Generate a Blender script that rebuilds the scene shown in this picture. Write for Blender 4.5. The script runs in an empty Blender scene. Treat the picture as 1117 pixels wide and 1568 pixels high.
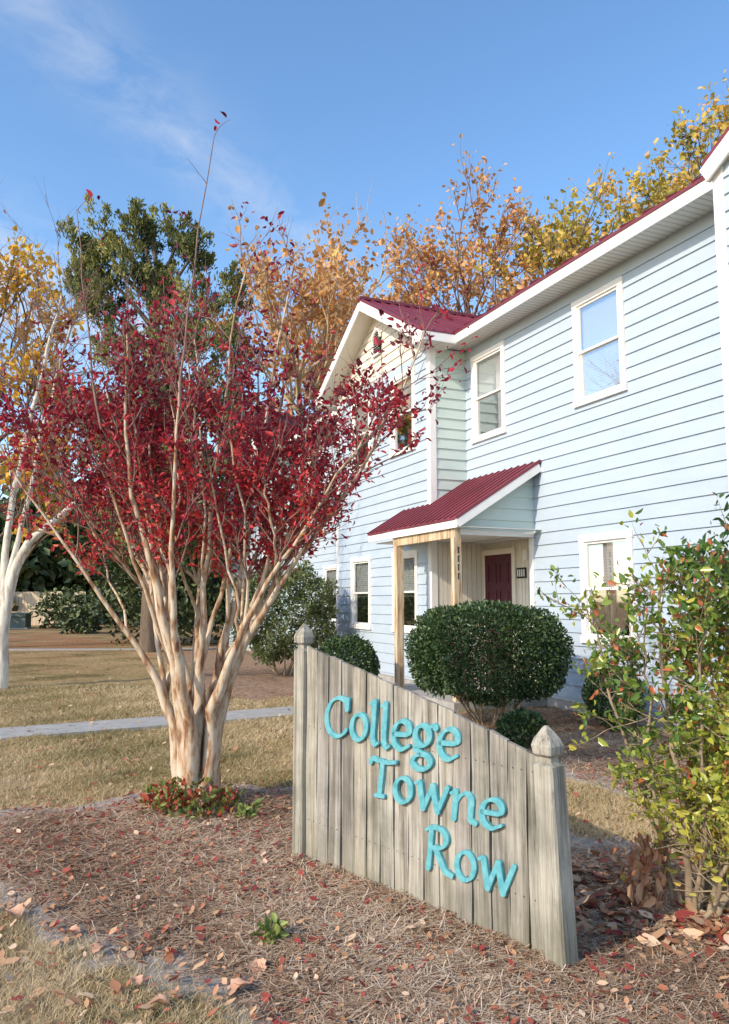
import bpy, math, random
import numpy as np
from mathutils import Vector, Matrix
random.seed(7); RNG=np.random.default_rng(11)
scene=bpy.context.scene
COL=scene.collection

# ------------------------------------------------------------------ materials
def new_mat(name):
    m=bpy.data.materials.new(name); m.use_nodes=True
    nt=m.node_tree; b=nt.nodes['Principled BSDF']
    return m,nt,b
def ramp(nt,stops,interp='LINEAR'):
    r=nt.nodes.new('ShaderNodeValToRGB'); cr=r.color_ramp; cr.interpolation=interp
    while len(cr.elements)<len(stops): cr.elements.new(0.5)
    for e,(p,c) in zip(cr.elements,stops):
        e.position=p; e.color=(c[0],c[1],c[2],1)
    return r
def coords(nt,scale=(1,1,1),kind='Object'):
    tc=nt.nodes.new('ShaderNodeTexCoord'); mp=nt.nodes.new('ShaderNodeMapping')
    mp.inputs['Scale'].default_value=scale
    nt.links.new(tc.outputs[kind],mp.inputs['Vector']); return mp
def noise(nt,vec,scale,detail=6,rough=0.6):
    n=nt.nodes.new('ShaderNodeTexNoise'); n.inputs['Scale'].default_value=scale
    n.inputs['Detail'].default_value=detail; n.inputs['Roughness'].default_value=rough
    nt.links.new(vec.outputs[0],n.inputs['Vector']); return n
def mixc(nt,fac,a,b,mode='MIX'):
    m=nt.nodes.new('ShaderNodeMix'); m.data_type='RGBA'; m.blend_type=mode
    for s,val in ((0,fac),(6,a),(7,b)):
        if hasattr(val,'is_linked') or hasattr(val,'links'): nt.links.new(val,m.inputs[s])
        elif s==0: m.inputs[0].default_value=val
        else: m.inputs[s].default_value=(val[0],val[1],val[2],1)
    return m.outputs[2]
def simple(name,stops,scale=(1,1,1),nscale=5,rough=0.6,bump=0.0,spec=0.3,metal=0.0,bdist=0.01):
    m,nt,b=new_mat(name); mp=coords(nt,scale); n=noise(nt,mp,nscale)
    r=ramp(nt,stops); nt.links.new(n.outputs[0],r.inputs[0]); nt.links.new(r.outputs[0],b.inputs['Base Color'])
    b.inputs['Roughness'].default_value=rough; b.inputs['Specular IOR Level'].default_value=spec
    b.inputs['Metallic'].default_value=metal
    if bump>0:
        bp=nt.nodes.new('ShaderNodeBump'); bp.inputs['Strength'].default_value=bump; bp.inputs['Distance'].default_value=bdist
        nt.links.new(n.outputs[0],bp.inputs['Height']); nt.links.new(bp.outputs[0],b.inputs['Normal'])
    return m
def leaf_mat(name,stops,trans=0.35,rough=0.45,spec=0.4):
    m,nt,b=new_mat(name)
    at=nt.nodes.new('ShaderNodeAttribute'); at.attribute_name='rnd'
    r=ramp(nt,stops); nt.links.new(at.outputs['Fac'],r.inputs[0])
    nt.links.new(r.outputs[0],b.inputs['Base Color']); b.inputs['Roughness'].default_value=rough
    b.inputs['Specular IOR Level'].default_value=spec
    if trans>0:
        t=nt.nodes.new('ShaderNodeBsdfTranslucent'); nt.links.new(r.outputs[0],t.inputs['Color'])
        mx=nt.nodes.new('ShaderNodeMixShader'); mx.inputs[0].default_value=trans
        nt.links.new(b.outputs[0],mx.inputs[1]); nt.links.new(t.outputs[0],mx.inputs[2])
        nt.links.new(mx.outputs[0],nt.nodes['Material Output'].inputs['Surface'])
    return m

M_BLUE=simple('siding_blue',[(0.3,(0.41,0.495,0.59)),(0.7,(0.46,0.54,0.63))],(1,1,3),1.5,0.5,spec=0.25)
M_SHADE_GREEN=simple('siding_shade_green',[(0.3,(0.50,0.60,0.57)),(0.7,(0.56,0.65,0.61))],(1,1,3),1.5,0.5,spec=0.25)  # same siding, with the greenish shade of the return faces put into its colour
M_CREAM=simple('siding_cream',[(0.3,(0.66,0.61,0.52)),(0.7,(0.74,0.70,0.62))],(1,1,2),2,0.6)
M_WHITE=simple('trim_white',[(0.3,(0.76,0.75,0.73)),(0.7,(0.84,0.83,0.81))],(1,1,1),3,0.5)
M_RED=simple('metal_roof_red',[(0.3,(0.17,0.028,0.045)),(0.7,(0.24,0.045,0.065))],(1,1,1),1.2,0.4,spec=0.5,metal=0.15)
M_DOOR=simple('door_maroon',[(0.3,(0.07,0.018,0.03)),(0.7,(0.09,0.024,0.036))],(1,1,1),4,0.4)
M_CONC=simple('concrete',[(0.3,(0.30,0.29,0.28)),(0.7,(0.42,0.41,0.39))],(1,1,1),6,0.85,bump=0.3)
M_POST=simple('porch_post_paint',[(0.35,(0.28,0.15,0.07)),(0.47,(0.50,0.36,0.22)),(0.6,(0.66,0.54,0.38))],(9,9,0.9),2,0.7,bump=0.3)
M_BLACK=simple('black_paint',[(0.3,(0.015,0.015,0.015)),(0.7,(0.03,0.03,0.03))],(1,1,1),3,0.5)
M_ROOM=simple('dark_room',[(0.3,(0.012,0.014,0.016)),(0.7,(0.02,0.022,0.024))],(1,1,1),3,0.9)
def soffit_mat():
    m,nt,b=new_mat('soffit_vinyl'); mp=coords(nt)
    w=nt.nodes.new('ShaderNodeTexWave'); w.inputs['Scale'].default_value=3.2; nt.links.new(mp.outputs[0],w.inputs['Vector'])
    r=ramp(nt,[(0.0,(0.40,0.40,0.36)),(0.12,(0.68,0.67,0.62)),(1,(0.72,0.71,0.66))]); nt.links.new(w.outputs[0],r.inputs[0])
    nt.links.new(r.outputs[0],b.inputs['Base Color']); b.inputs['Roughness'].default_value=0.6
    return m
M_SOFFIT=soffit_mat()
def blind_mat():
    m,nt,b=new_mat('window_blinds'); mp=coords(nt,(0,0,1))
    w=nt.nodes.new('ShaderNodeTexWave'); w.bands_direction='Z'; w.inputs['Scale'].default_value=7.5; nt.links.new(mp.outputs[0],w.inputs['Vector'])
    r=ramp(nt,[(0.0,(0.50,0.51,0.51)),(0.3,(0.74,0.75,0.75)),(1,(0.80,0.81,0.81))]); nt.links.new(w.outputs[0],r.inputs[0])
    nt.links.new(r.outputs[0],b.inputs['Base Color']); b.inputs['Roughness'].default_value=0.6
    return m
M_BLIND=blind_mat()
def glass_mat(name,tint,g):
    m,nt,b=new_mat(name); nt.nodes.remove(b)
    t=nt.nodes.new('ShaderNodeBsdfTransparent'); t.inputs[0].default_value=(*tint,1)
    gl=nt.nodes.new('ShaderNodeBsdfGlossy'); gl.inputs['Roughness'].default_value=0.03
    lw=nt.nodes.new('ShaderNodeFresnel'); lw.inputs[0].default_value=1.45
    ma=nt.nodes.new('ShaderNodeMath'); ma.operation='MULTIPLY_ADD'; ma.inputs[1].default_value=0.7; ma.inputs[2].default_value=g
    nt.links.new(lw.outputs[0],ma.inputs[0])
    mx=nt.nodes.new('ShaderNodeMixShader'); nt.links.new(ma.outputs[0],mx.inputs[0])
    nt.links.new(t.outputs[0],mx.inputs[1]); nt.links.new(gl.outputs[0],mx.inputs[2])
    nt.links.new(mx.outputs[0],nt.nodes['Material Output'].inputs['Surface'])
    return m
M_GLASS=glass_mat('window_glass',(0.95,0.97,0.98),0.04)
M_SCREEN=glass_mat('window_screened_glass',(0.42,0.44,0.45),0.04)

# ------------------------------------------------------------------ mesh helpers
class MB:
    def __init__(s): s.v=[]; s.f=[]; s.m=[]; s.mats=[]
    def mi(s,mat):
        if mat not in s.mats: s.mats.append(mat)
        return s.mats.index(mat)
    def poly(s,pts,mat):
        i=len(s.v); s.v+= [tuple(p) for p in pts]; s.f.append(tuple(range(i,i+len(pts)))); s.m.append(s.mi(mat))
    def box(s,x0,x1,y0,y1,z0,z1,mat):
        i=len(s.v)
        s.v+=[(x0,y0,z0),(x1,y0,z0),(x1,y1,z0),(x0,y1,z0),(x0,y0,z1),(x1,y0,z1),(x1,y1,z1),(x0,y1,z1)]
        for f in ((0,3,2,1),(4,5,6,7),(0,1,5,4),(1,2,6,5),(2,3,7,6),(3,0,4,7)):
            s.f.append(tuple(i+k for k in f)); s.m.append(s.mi(mat))
    def slab(s,pts,dz,mat):
        n=len(pts); i=len(s.v)
        s.v+=[tuple(p) for p in pts]+[(p[0],p[1],p[2]-dz) for p in pts]
        k=s.mi(mat)
        s.f.append(tuple(range(i,i+n))); s.m.append(k)
        s.f.append(tuple(i+n+j for j in reversed(range(n)))); s.m.append(k)
        for j in range(n):
            j2=(j+1)%n; s.f.append((i+j,i+j2,i+n+j2,i+n+j)); s.m.append(k)
    def beam(s,a,b,w,h,mat,side=None):
        a=Vector(a); b=Vector(b); d=(b-a).normalized()
        sd=Vector(side) if side else d.cross(Vector((0,0,1))).normalized()
        up=sd.cross(d).normalized(); i=len(s.v)
        for p in (a,b):
            for u,w2 in ((-1,-1),(1,-1),(1,1),(-1,1)):
                s.v.append(tuple(p+sd*(u*w/2)+up*(w2*h/2)))
        for f in ((0,1,2,3),(7,6,5,4),(0,4,5,1),(1,5,6,2),(2,6,7,3),(3,7,4,0)):
            s.f.append(tuple(i+k for k in f)); s.m.append(s.mi(mat))
    def obj(s,name,parent=None,smooth=False,bevel=0):
        me=bpy.data.meshes.new(name); me.from_pydata(s.v,[],s.f)
        for m in s.mats: me.materials.append(m)
        me.polygons.foreach_set('material_index',s.m)
        if smooth: me.polygons.foreach_set('use_smooth',[True]*len(s.f))
        me.update(); ob=bpy.data.objects.new(name,me); COL.objects.link(ob)
        if parent: ob.parent=parent
        if bevel:
            b=ob.modifiers.new('bevel','BEVEL'); b.width=bevel; b.segments=2; b.limit_method='ANGLE'
        return ob
def empty(name,loc=(0,0,0),rz=0):
    e=bpy.data.objects.new(name,None); e.location=loc; e.rotation_euler=(0,0,rz); e.empty_display_size=0.3; COL.objects.link(e); return e
def fast_mesh(name,V,F,mat,rnd=None,parent=None,smooth=False):
    V=np.asarray(V,dtype=np.float32); F=np.asarray(F,dtype=np.int32)
    me=bpy.data.meshes.new(name); k=F.shape[1]
    me.vertices.add(len(V)); me.vertices.foreach_set('co',V.ravel())
    me.loops.add(F.size); me.loops.foreach_set('vertex_index',F.ravel())
    me.polygons.add(len(F)); me.polygons.foreach_set('loop_start',np.arange(0,F.size,k,dtype=np.int32))
    me.polygons.foreach_set('loop_total',np.full(len(F),k,dtype=np.int32))
    if smooth: me.polygons.foreach_set('use_smooth',np.ones(len(F),dtype=bool))
    me.update(calc_edges=True)
    if rnd is not None:
        a=me.attributes.new('rnd','FLOAT','POINT'); a.data.foreach_set('value',np.asarray(rnd,dtype=np.float32))
    me.materials.append(mat); ob=bpy.data.objects.new(name,me); COL.objects.link(ob)
    if parent: ob.parent=parent
    return ob
def unit(a): return a/np.maximum(np.linalg.norm(a,axis=1,keepdims=True),1e-6)
def runit(n): return unit(RNG.normal(size=(n,3)))
def leaves(name,P,D,size,mat,parent=None,w=0.5,fold=0.12,curl=0.15,rnd=None,svar=0.3,side=None):
    P=np.asarray(P,float); n=len(P); D=unit(np.asarray(D,float))
    S=unit(np.cross(D,runit(n) if side is None else side)); N=np.cross(S,D)
    l=(size*(1+svar*RNG.normal(size=n)).clip(0.4,1.8))[:,None]; W=l*w
    V=np.stack([P,P+D*l*.28+S*W*.42+N*l*fold,P+D*l*.65+S*W*.42+N*l*fold*.7,P+D*l-N*l*curl,
                P+D*l*.65-S*W*.42+N*l*fold*.7,P+D*l*.28-S*W*.42+N*l*fold],1).reshape(-1,3)
    b=(np.arange(n)*6)[:,None]
    F=np.concatenate([b+np.array([0,1,2,3]),b+np.array([0,3,4,5])],0)
    if rnd is None: rnd=RNG.random(n)
    return fast_mesh(name,V,F,mat,np.repeat(rnd,6),parent)
def tubes(name,lines,mat,parent=None,sides=6):
    V=[];F=[];o=0
    for pts,rad in lines:
        pts=np.asarray(pts,float); k=len(pts)
        s=sides if rad[0]>0.012 else 4
        T=unit(np.gradient(pts,axis=0)); ref=np.array([0.31,0.2,0.1]) if abs(T[0][2])>0.8 else np.array([0,0,1.])
        A=unit(np.cross(T,ref)); B=np.cross(T,A)
        an=np.linspace(0,2*np.pi,s,endpoint=False)
        R=np.asarray(rad)[:,None,None]
        ring=pts[:,None,:]+R*(np.cos(an)[None,:,None]*A[:,None,:]+np.sin(an)[None,:,None]*B[:,None,:])
        V.append(ring.reshape(-1,3))
        i=np.arange(k-1)[:,None]*s; j=np.arange(s)[None,:]; j2=(j+1)%s
        F.append((o+np.stack([i+j,i+j2,i+s+j2,i+s+j],-1)).reshape(-1,4)); o+=k*s
    return fast_mesh(name,np.concatenate(V),np.concatenate(F),mat,None,parent,True)
def smooth_line(pts,rad,n=14,wob=0.02):
    pts=np.asarray(pts,float); t=np.linspace(0,1,len(pts)); tt=np.linspace(0,1,n)
    out=np.stack([np.interp(tt,t,pts[:,i]) for i in range(3)],1)
    for _ in range(2): out[1:-1]=(out[:-2]+2*out[1:-1]+out[2:])/4
    out[1:]+=RNG.normal(size=(n-1,3))*wob*[1,1,.3]
    return out,np.interp(tt,np.linspace(0,1,len(rad)),rad)
def grow(lines,tips,p,d,L,r,lev,maxlev,spread=0.7,up=0.25,nch=(3,5),ratio=0.68,wander=0.12,tmin=0.35):
    n=5; pts=[p]; d=d/np.linalg.norm(d)
    for i in range(n):
        d=d+RNG.normal(size=3)*wander+np.array([0,0,up*0.15]); d=d/np.linalg.norm(d); pts.append(pts[-1]+d*L/n)
    rad=np.linspace(r,r*0.55 if lev<maxlev else r*0.3,n+1)
    lines.append((np.array(pts),rad))
    if lev==maxlev:
        for i in range(1,n+1): tips.append(np.concatenate([pts[i],d]))
        return
    for c in range(RNG.integers(nch[0],nch[1]+1)):
        t=RNG.uniform(tmin,1.0); k=t*n; i=min(int(k),n-1); q=pts[i]+(pts[i+1]-pts[i])*(k-i)
        ax=runit(1)[0]; sd=np.cross(d,ax); sd/=np.linalg.norm(sd)
        a=spread*RNG.uniform(0.6,1.3); nd=d*math.cos(a)+sd*math.sin(a)+np.array([0,0,up])
        grow(lines,tips,q,nd,L*ratio*RNG.uniform(.75,1.2),max(r*0.55,0.003),lev+1,maxlev,spread,up,nch,ratio,wander,tmin)

# ------------------------------------------------------------------ camera / world / sun
cam=bpy.data.cameras.new('camera'); co=bpy.data.objects.new('camera',cam); COL.objects.link(co)
cam.sensor_fit='VERTICAL'; cam.sensor_height=24; cam.sensor_width=17.1; cam.lens=24*1200/1568
co.location=(0,0,1.6); co.rotation_euler=(math.radians(90+6.46),0,0); cam.clip_end=3000; cam.clip_start=0.05
scene.camera=co
EL=math.radians(30); SX,SY=-0.77,-0.64
AZ=math.atan2(SX,SY)
w=bpy.data.worlds.new('World'); scene.world=w; w.use_nodes=True; nt=w.node_tree
bg=nt.nodes['Background']; sky=nt.nodes.new('ShaderNodeTexSky'); sky.sky_type='NISHITA'; sky.sun_disc=False
sky.sun_elevation=EL; sky.sun_rotation=AZ; sky.air_density=1.0; sky.dust_density=0.6; sky.ozone_density=1.4
hs=nt.nodes.new('ShaderNodeHueSaturation'); hs.inputs['Saturation'].default_value=1.16; hs.inputs['Value'].default_value=2.25
nt.links.new(sky.outputs[0],hs.inputs['Color'])
tc=nt.nodes.new('ShaderNodeTexCoord')
sep=nt.nodes.new('ShaderNodeSeparateXYZ'); nt.links.new(tc.outputs['Generated'],sep.inputs[0])
def M(op,a,b=None,c=None):
    n=nt.nodes.new('ShaderNodeMath'); n.operation=op
    for i,v in enumerate((a,b,c)):
        if v is None: continue
        if isinstance(v,(int,float)): n.inputs[i].default_value=v
        else: nt.links.new(v,n.inputs[i])
    return n.outputs[0]
zc_=M('MAXIMUM',sep.outputs[2],0.04)
px_=M('DIVIDE',sep.outputs[0],zc_); py_=M('DIVIDE',sep.outputs[1],zc_)
ca=M('SUBTRACT',M('MULTIPLY',px_,.92),M('MULTIPLY',py_,.38)); ta=M('ADD',M('MULTIPLY',px_,.38),M('MULTIPLY',py_,.92))
cmb=nt.nodes.new('ShaderNodeCombineXYZ'); nt.links.new(M('MULTIPLY',ca,3.0),cmb.inputs[0]); nt.links.new(M('MULTIPLY',ta,2.3),cmb.inputs[1])
n1=noise(nt,cmb,2.2,10,0.66); n1.inputs['Distortion'].default_value=0.5
r1=ramp(nt,[(0.36,(0,0,0)),(0.82,(1,1,1))]); nt.links.new(n1.outputs[0],r1.inputs[0])
def gauss(c0,wd): 
    q=M('DIVIDE',M('SUBTRACT',ca,c0),wd); return M('EXPONENT',M('MULTIPLY',M('MULTIPLY',q,q),-1.0))
msk=M('ADD',M('MULTIPLY',gauss(-.98,.12),.40),M('MULTIPLY',gauss(-2.0,.32),1.4))
fade=M('SMOOTH_MIN',M('MAXIMUM',M('SUBTRACT',3.2,ta),0.0),1.0)
mfac=M('MINIMUM',M('MULTIPLY',M('MULTIPLY',r1.outputs[0],msk),fade),0.9)
cl=mixc(nt,mfac,hs.outputs[0],(7.2,7.4,7.7)); nt.links.new(cl,bg.inputs['Color'])
bg.inputs['Strength'].default_value=0.13
sl=bpy.data.lights.new('sun','SUN'); sl.energy=4.3; sl.angle=math.radians(0.6); sl.color=(1.0,0.86,0.67)
so=bpy.data.objects.new('sun',sl); COL.objects.link(so)
h=math.hypot(SX,SY); sd=Vector((SX/h*math.cos(EL),SY/h*math.cos(EL),math.sin(EL)))
so.rotation_euler=sd.to_track_quat('Z','Y').to_euler(); so.location=(-10,-10,20)
scene.view_settings.view_transform='Standard'; scene.view_settings.look='None'; scene.view_settings.exposure=0

# ------------------------------------------------------------------ house frame
C=np.array([1.90,14.33]); dv=np.array([-.395,.9187]); nv=np.array([-.9187,-.395])
def H(a,b): return C+a*dv+b*nv
house=empty('townhouse_building',(C[0],C[1],0),math.atan2(dv[1],dv[0]))

# ------------------------------------------------------------------ ground
BED=np.array([(-4.2,5.6),(-3.6,5.0),(-2.9,4.85),(-2.04,4.6),(-1.48,4.1),(-.855,3.58),(-.39,3.18),(0,2.4),(6,2.2),(6,4.6),(3,4.95),(1.5,5.35),(.6,6.2),(-.5,6.85),(-1.14,7.05),(-1.8,6.75),(-2.24,6.3),(-3.2,5.95)])
HB1=np.array([H(-12,0),H(-2.4,0),H(-2.4,2.3),H(-4,2.8),H(-12,2.4)])
HB2=np.array([H(.3,0),H(.2,3.9),H(2.5,4.4),H(7,3.6),H(16,3.0),H(16,0)])
def sdist(P,poly):
    P=np.asarray(P,float); d=np.full(len(P),1e9); ins=np.zeros(len(P),bool); n=len(poly)
    for i in range(n):
        a=poly[i]; b=poly[(i+1)%n]; e=b-a; w_=P-a
        t=np.clip((w_@e)/(e@e),0,1); q=w_-t[:,None]*e; d=np.minimum(d,np.hypot(q[:,0],q[:,1]))
        c=((a[1]>P[:,1])!=(b[1]>P[:,1]))&(P[:,0]<(b[0]-a[0])*(P[:,1]-a[1])/(b[1]-a[1]+1e-12)+a[0]); ins^=c
    return np.where(ins,d,-d)
def wob(P):
    x,y=P[:,0],P[:,1]
    return .07*np.sin(x*5.1+y*2.3)+.05*np.sin(x*11.3-y*7.9)+.03*np.sin(x*23+y*17)
def bedd(P):
    return np.maximum(np.maximum(sdist(P,BED),sdist(P,HB1)),sdist(P,HB2))+wob(P)
def gz(P):
    x,y=P[:,0],P[:,1]; near=np.clip((30-np.hypot(x,y))/20,0,1)
    return near*(.012*np.sin(x*2.1+1)*np.sin(y*1.7)+.008*np.sin(x*6.3+y*4.1)+.005*np.sin(x*13-y*15))
def axis(lo,hi,f0,f1,step):
    a=list(np.arange(f0,f1,step)); s=step; p=f0
    L=[];
    while p>lo: s*=1.25; p-=s; L.append(p)
    s=step; p=a[-1]; R=[]
    while p<hi: s*=1.25; p+=s; R.append(p)
    return np.array(L[::-1]+a+R)
xs=axis(-900,900,-5,5,.06); ys=axis(-60,1500,2.4,16,.06)
X,Y=np.meshgrid(xs,ys); P2=np.stack([X.ravel(),Y.ravel()],1)
Z=gz(P2); bd=bedd(P2)
Z=Z+np.clip(bd,0,.5)*0.05*(P2[:,1]<8)
nx,ny=len(xs),len(ys); ii=(np.arange(ny-1)[:,None]*nx+np.arange(nx-1)[None,:]).ravel()
F=np.stack([ii,ii+1,ii+nx+1,ii+nx],1)
def ground_mat():
    m,nt,b=new_mat('ground'); tc=coords(nt)
    at=nt.nodes.new('ShaderNodeAttribute'); at.attribute_name='bed'
    g1=noise(nt,tc,0.55,4); g2=noise(nt,tc,9,8,.7); g3=noise(nt,tc,60,5,.7); g0=noise(nt,tc,.22,5,.6)
    ga=ramp(nt,[(0.36,(0.20,0.17,0.08)),(0.48,(0.39,0.30,0.165)),(0.68,(0.50,0.37,0.22))]); nt.links.new(g1.outputs[0],ga.inputs[0])
    gb=ramp(nt,[(0.35,(0.50,0.46,0.40)),(0.65,(1.25,1.2,1.1))]); nt.links.new(g2.outputs[0],gb.inputs[0])
    lawn=mixc(nt,1.0,ga.outputs[0],gb.outputs[0],'MULTIPLY')
    gc=ramp(nt,[(0.35,(0.6,0.6,0.6)),(0.65,(1.2,1.2,1.2))]); nt.links.new(g3.outputs[0],gc.inputs[0])
    lawn=mixc(nt,1.0,lawn,gc.outputs[0],'MULTIPLY')
    gp=nt.nodes.new('ShaderNodeSeparateXYZ'); nt.links.new(tc.outputs[0],gp.inputs[0])
    fr=nt.nodes.new('ShaderNodeMapRange'); fr.inputs['From Min'].default_value=17; fr.inputs['From Max'].default_value=24; nt.links.new(gp.outputs[1],fr.inputs['Value'])
    pr=ramp(nt,[(0.44,(0,0,0)),(0.56,(.8,.8,.8))]); nt.links.new(g0.outputs[0],pr.inputs[0])
    mf=nt.nodes.new('ShaderNodeMath'); mf.operation='MULTIPLY'; nt.links.new(fr.outputs[0],mf.inputs[0]); nt.links.new(pr.outputs[0],mf.inputs[1])
    brown=mixc(nt,1.0,(0.36,0.19,0.11),gb.outputs[0],'MULTIPLY')
    lawn=mixc(nt,mf.outputs[0],lawn,brown)
    mu=ramp(nt,[(0.3,(0.15,0.09,0.06)),(0.5,(0.33,0.215,0.145)),(0.7,(0.46,0.35,0.26))]); nt.links.new(g2.outputs[0],mu.inputs[0])
    mul=mixc(nt,1.0,mu.outputs[0],gc.outputs[0],'MULTIPLY')
    n4=noise(nt,tc,5,6,.65)
    ad=nt.nodes.new('ShaderNodeMath'); ad.operation='MULTIPLY_ADD'; ad.inputs[1].default_value=0.5; nt.links.new(n4.outputs[0],ad.inputs[0]); nt.links.new(at.outputs['Fac'],ad.inputs[2])
    rb=ramp(nt,[(0.70,(0,0,0)),(0.78,(1,1,1))]); nt.links.new(ad.outputs[0],rb.inputs[0])
    rs=ramp(nt,[(0.56,(0,0,0)),(0.68,(.9,.9,.9)),(0.86,(.85,.85,.85)),(0.99,(0,0,0))]); nt.links.new(ad.outputs[0],rs.inputs[0])
    c=mixc(nt,rb.outputs[0],lawn,mul)
    sand=ramp(nt,[(0.3,(0.32,0.28,0.25)),(0.7,(0.50,0.45,0.41))]); nt.links.new(g3.outputs[0],sand.inputs[0])
    at2=nt.nodes.new('ShaderNodeAttribute'); at2.attribute_name='near'
    fm=nt.nodes.new('ShaderNodeMath'); fm.operation='MULTIPLY'; nt.links.new(rs.outputs[0],fm.inputs[0]); nt.links.new(at2.outputs['Fac'],fm.inputs[1])
    c=mixc(nt,fm.outputs[0],c,sand.outputs[0])
    nt.links.new(c,b.inputs['Base Color']); b.inputs['Roughness'].default_value=0.95; b.inputs['Specular IOR Level'].default_value=0.05
    bp=nt.nodes.new('ShaderNodeBump'); bp.inputs['Strength'].default_value=0.6; bp.inputs['Distance'].default_value=0.02
    nt.links.new(g3.outputs[0],bp.inputs['Height']); nt.links.new(bp.outputs[0],b.inputs['Normal'])
    return m
gr=fast_mesh('ground',np.column_stack([P2,Z]),F,ground_mat(),None,None,True)
a=gr.data.attributes.new('bed','FLOAT','POINT'); a.data.foreach_set('value',np.clip(0.5+bd*1.2,0,1).astype(np.float32))
a=gr.data.attributes.new('near','FLOAT','POINT'); a.data.foreach_set('value',(P2[:,1]<8).astype(np.float32))

def path(name,pts,wd,z=0.035):
    mb=MB(); pts=[np.array(p,float) for p in pts]
    for a,b in zip(pts[:-1],pts[1:]):
        L=np.linalg.norm(b-a); e=(b-a)/L; s=np.array([-e[1],e[0]])*wd/2; n=max(1,int(L/1.2))
        for i in range(n):
            p=a+e*(L*i/n+.006); q=a+e*(L*(i+1)/n-.006)
            mb.slab([(*(p-s),z),(*(q-s),z),(*(q+s),z),(*(p+s),z)],0.1,M_CONC)
    return mb.obj(name)
path('front_walkway',[(-9,7.55),(-4.4,9.62),H(-1.1,1.65)],0.80,.026)
path('sidewalk',[(-30,24.5),(-8,26.2),(-3.6,27)],0.6,0.026)

# ------------------------------------------------------------------ house building
STEP=.19; WT=6.27
def lapwall(mb,p0,p1,nr,z0,z1,mat,holes=(),lim=None,off=.022):
    p0=np.array(p0,float); p1=np.array(p1,float); L=np.linalg.norm(p1-p0); e=(p1-p0)/L; nr=np.array(nr,float)
    def pt(t,o,z): q=p0+e*t+nr*o; return (q[0],q[1],z)
    k=math.floor(z0/STEP+1e-6)
    while k*STEP<z1-1e-4:
        za=max(k*STEP,z0); zb=min((k+1)*STEP,z1)
        cuts=sorted({za,zb}|{h_ for hh in holes for h_ in hh[2:4] if za<h_<zb})
        for a,b in zip(cuts[:-1],cuts[1:]):
            iv=[(0,L)]
            for (h0,h1,hz0,hz1) in holes:
                if hz0<=a+1e-5 and hz1>=b-1e-5:
                    nv_=[]
                    for (s,t) in iv:
                        if h1<=s or h0>=t: nv_.append((s,t))
                        else:
                            if h0>s: nv_.append((s,h0))
                            if h1<t: nv_.append((h1,t))
                    iv=nv_
            oa=off*(1-(a-k*STEP)/STEP)+.002; ob=off*(1-(b-k*STEP)/STEP)+.002
            for (s,t) in iv:
                sa,ta,sb,tb=s,t,s,t
                if lim:
                    la=lim(a); lb=lim(b); sa,ta=max(s,la[0]),min(t,la[1]); sb,tb=max(s,lb[0]),min(t,lb[1])
                    if ta-sa<.01: continue
                    if tb<sb: sb=tb=(sb+tb)/2
                mb.poly([pt(sa,oa,a),pt(ta,oa,a),pt(tb,ob,b),pt(sb,ob,b)],mat)
                if a==za: mb.poly([pt(sa,.0,a),pt(ta,.0,a),pt(ta,oa,a),pt(sa,oa,a)],mat)
        k+=1
walls=MB(); trim=MB(); wins=MB(); roof=MB(); sof=MB()
def window(cx,y,z0,z1,w_=1.08,mode='mix'):
    T=.10; x0,x1=cx-w_/2,cx+w_/2; f0,f1=y+.0,y+.045
    trim.box(x0,x0+T,f0,f1,z0+T,z1-T,M_WHITE); trim.box(x1-T,x1,f0,f1,z0+T,z1-T,M_WHITE)
    trim.box(x0-.01,x1+.01,f0,f1+.006,z1-T,z1,M_WHITE); trim.box(x0-.02,x1+.02,f0,f1+.02,z0,z0+T,M_WHITE)
    a,b,c,d=x0+T,x1-T,z0+T,z1-T; m_=(c+d)/2
    for (s0,s1,yy) in ((m_-.02,d,y+.012),(c,m_+.02,y-.012)):
        t=.035
        wins.box(a,a+t,yy-.02,yy+.01,s0,s1,M_WHITE); wins.box(b-t,b,yy-.02,yy+.01,s0,s1,M_WHITE)
        wins.box(a+t,b-t,yy-.019,yy+.009,s1-t,s1,M_WHITE); wins.box(a+t,b-t,yy-.019,yy+.009,s0,s0+t,M_WHITE)
    wins.poly([(a+.035,y+.004,m_+.01),(b-.035,y+.004,m_+.01),(b-.035,y+.004,d-.03),(a+.035,y+.004,d-.03)],M_GLASS)
    wins.poly([(a+.035,y-.016,c+.03),(b-.035,y-.016,c+.03),(b-.035,y-.016,m_-.01),(a+.035,y-.016,m_-.01)],M_SCREEN if mode!='full' else M_GLASS)
    zb={'full':c,'mix':m_-.1}[mode]
    wins.poly([(a,y-.05,zb),(b,y-.05,zb),(b,y-.05,d),(a,y-.05,d)],M_BLIND)
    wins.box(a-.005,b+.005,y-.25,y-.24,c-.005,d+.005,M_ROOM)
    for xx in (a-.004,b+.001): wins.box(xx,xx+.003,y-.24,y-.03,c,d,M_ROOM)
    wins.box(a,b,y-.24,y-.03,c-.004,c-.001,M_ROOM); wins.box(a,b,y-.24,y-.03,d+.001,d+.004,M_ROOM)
def whole(cx,z0,z1,xo,w_=1.08): return (cx-w_/2+.095-xo,cx+w_/2-.095-xo,z0+.095,z1-.095)
UP=(4.44,6.06); LO=(1.0,2.54)
NB=-6.56
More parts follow.
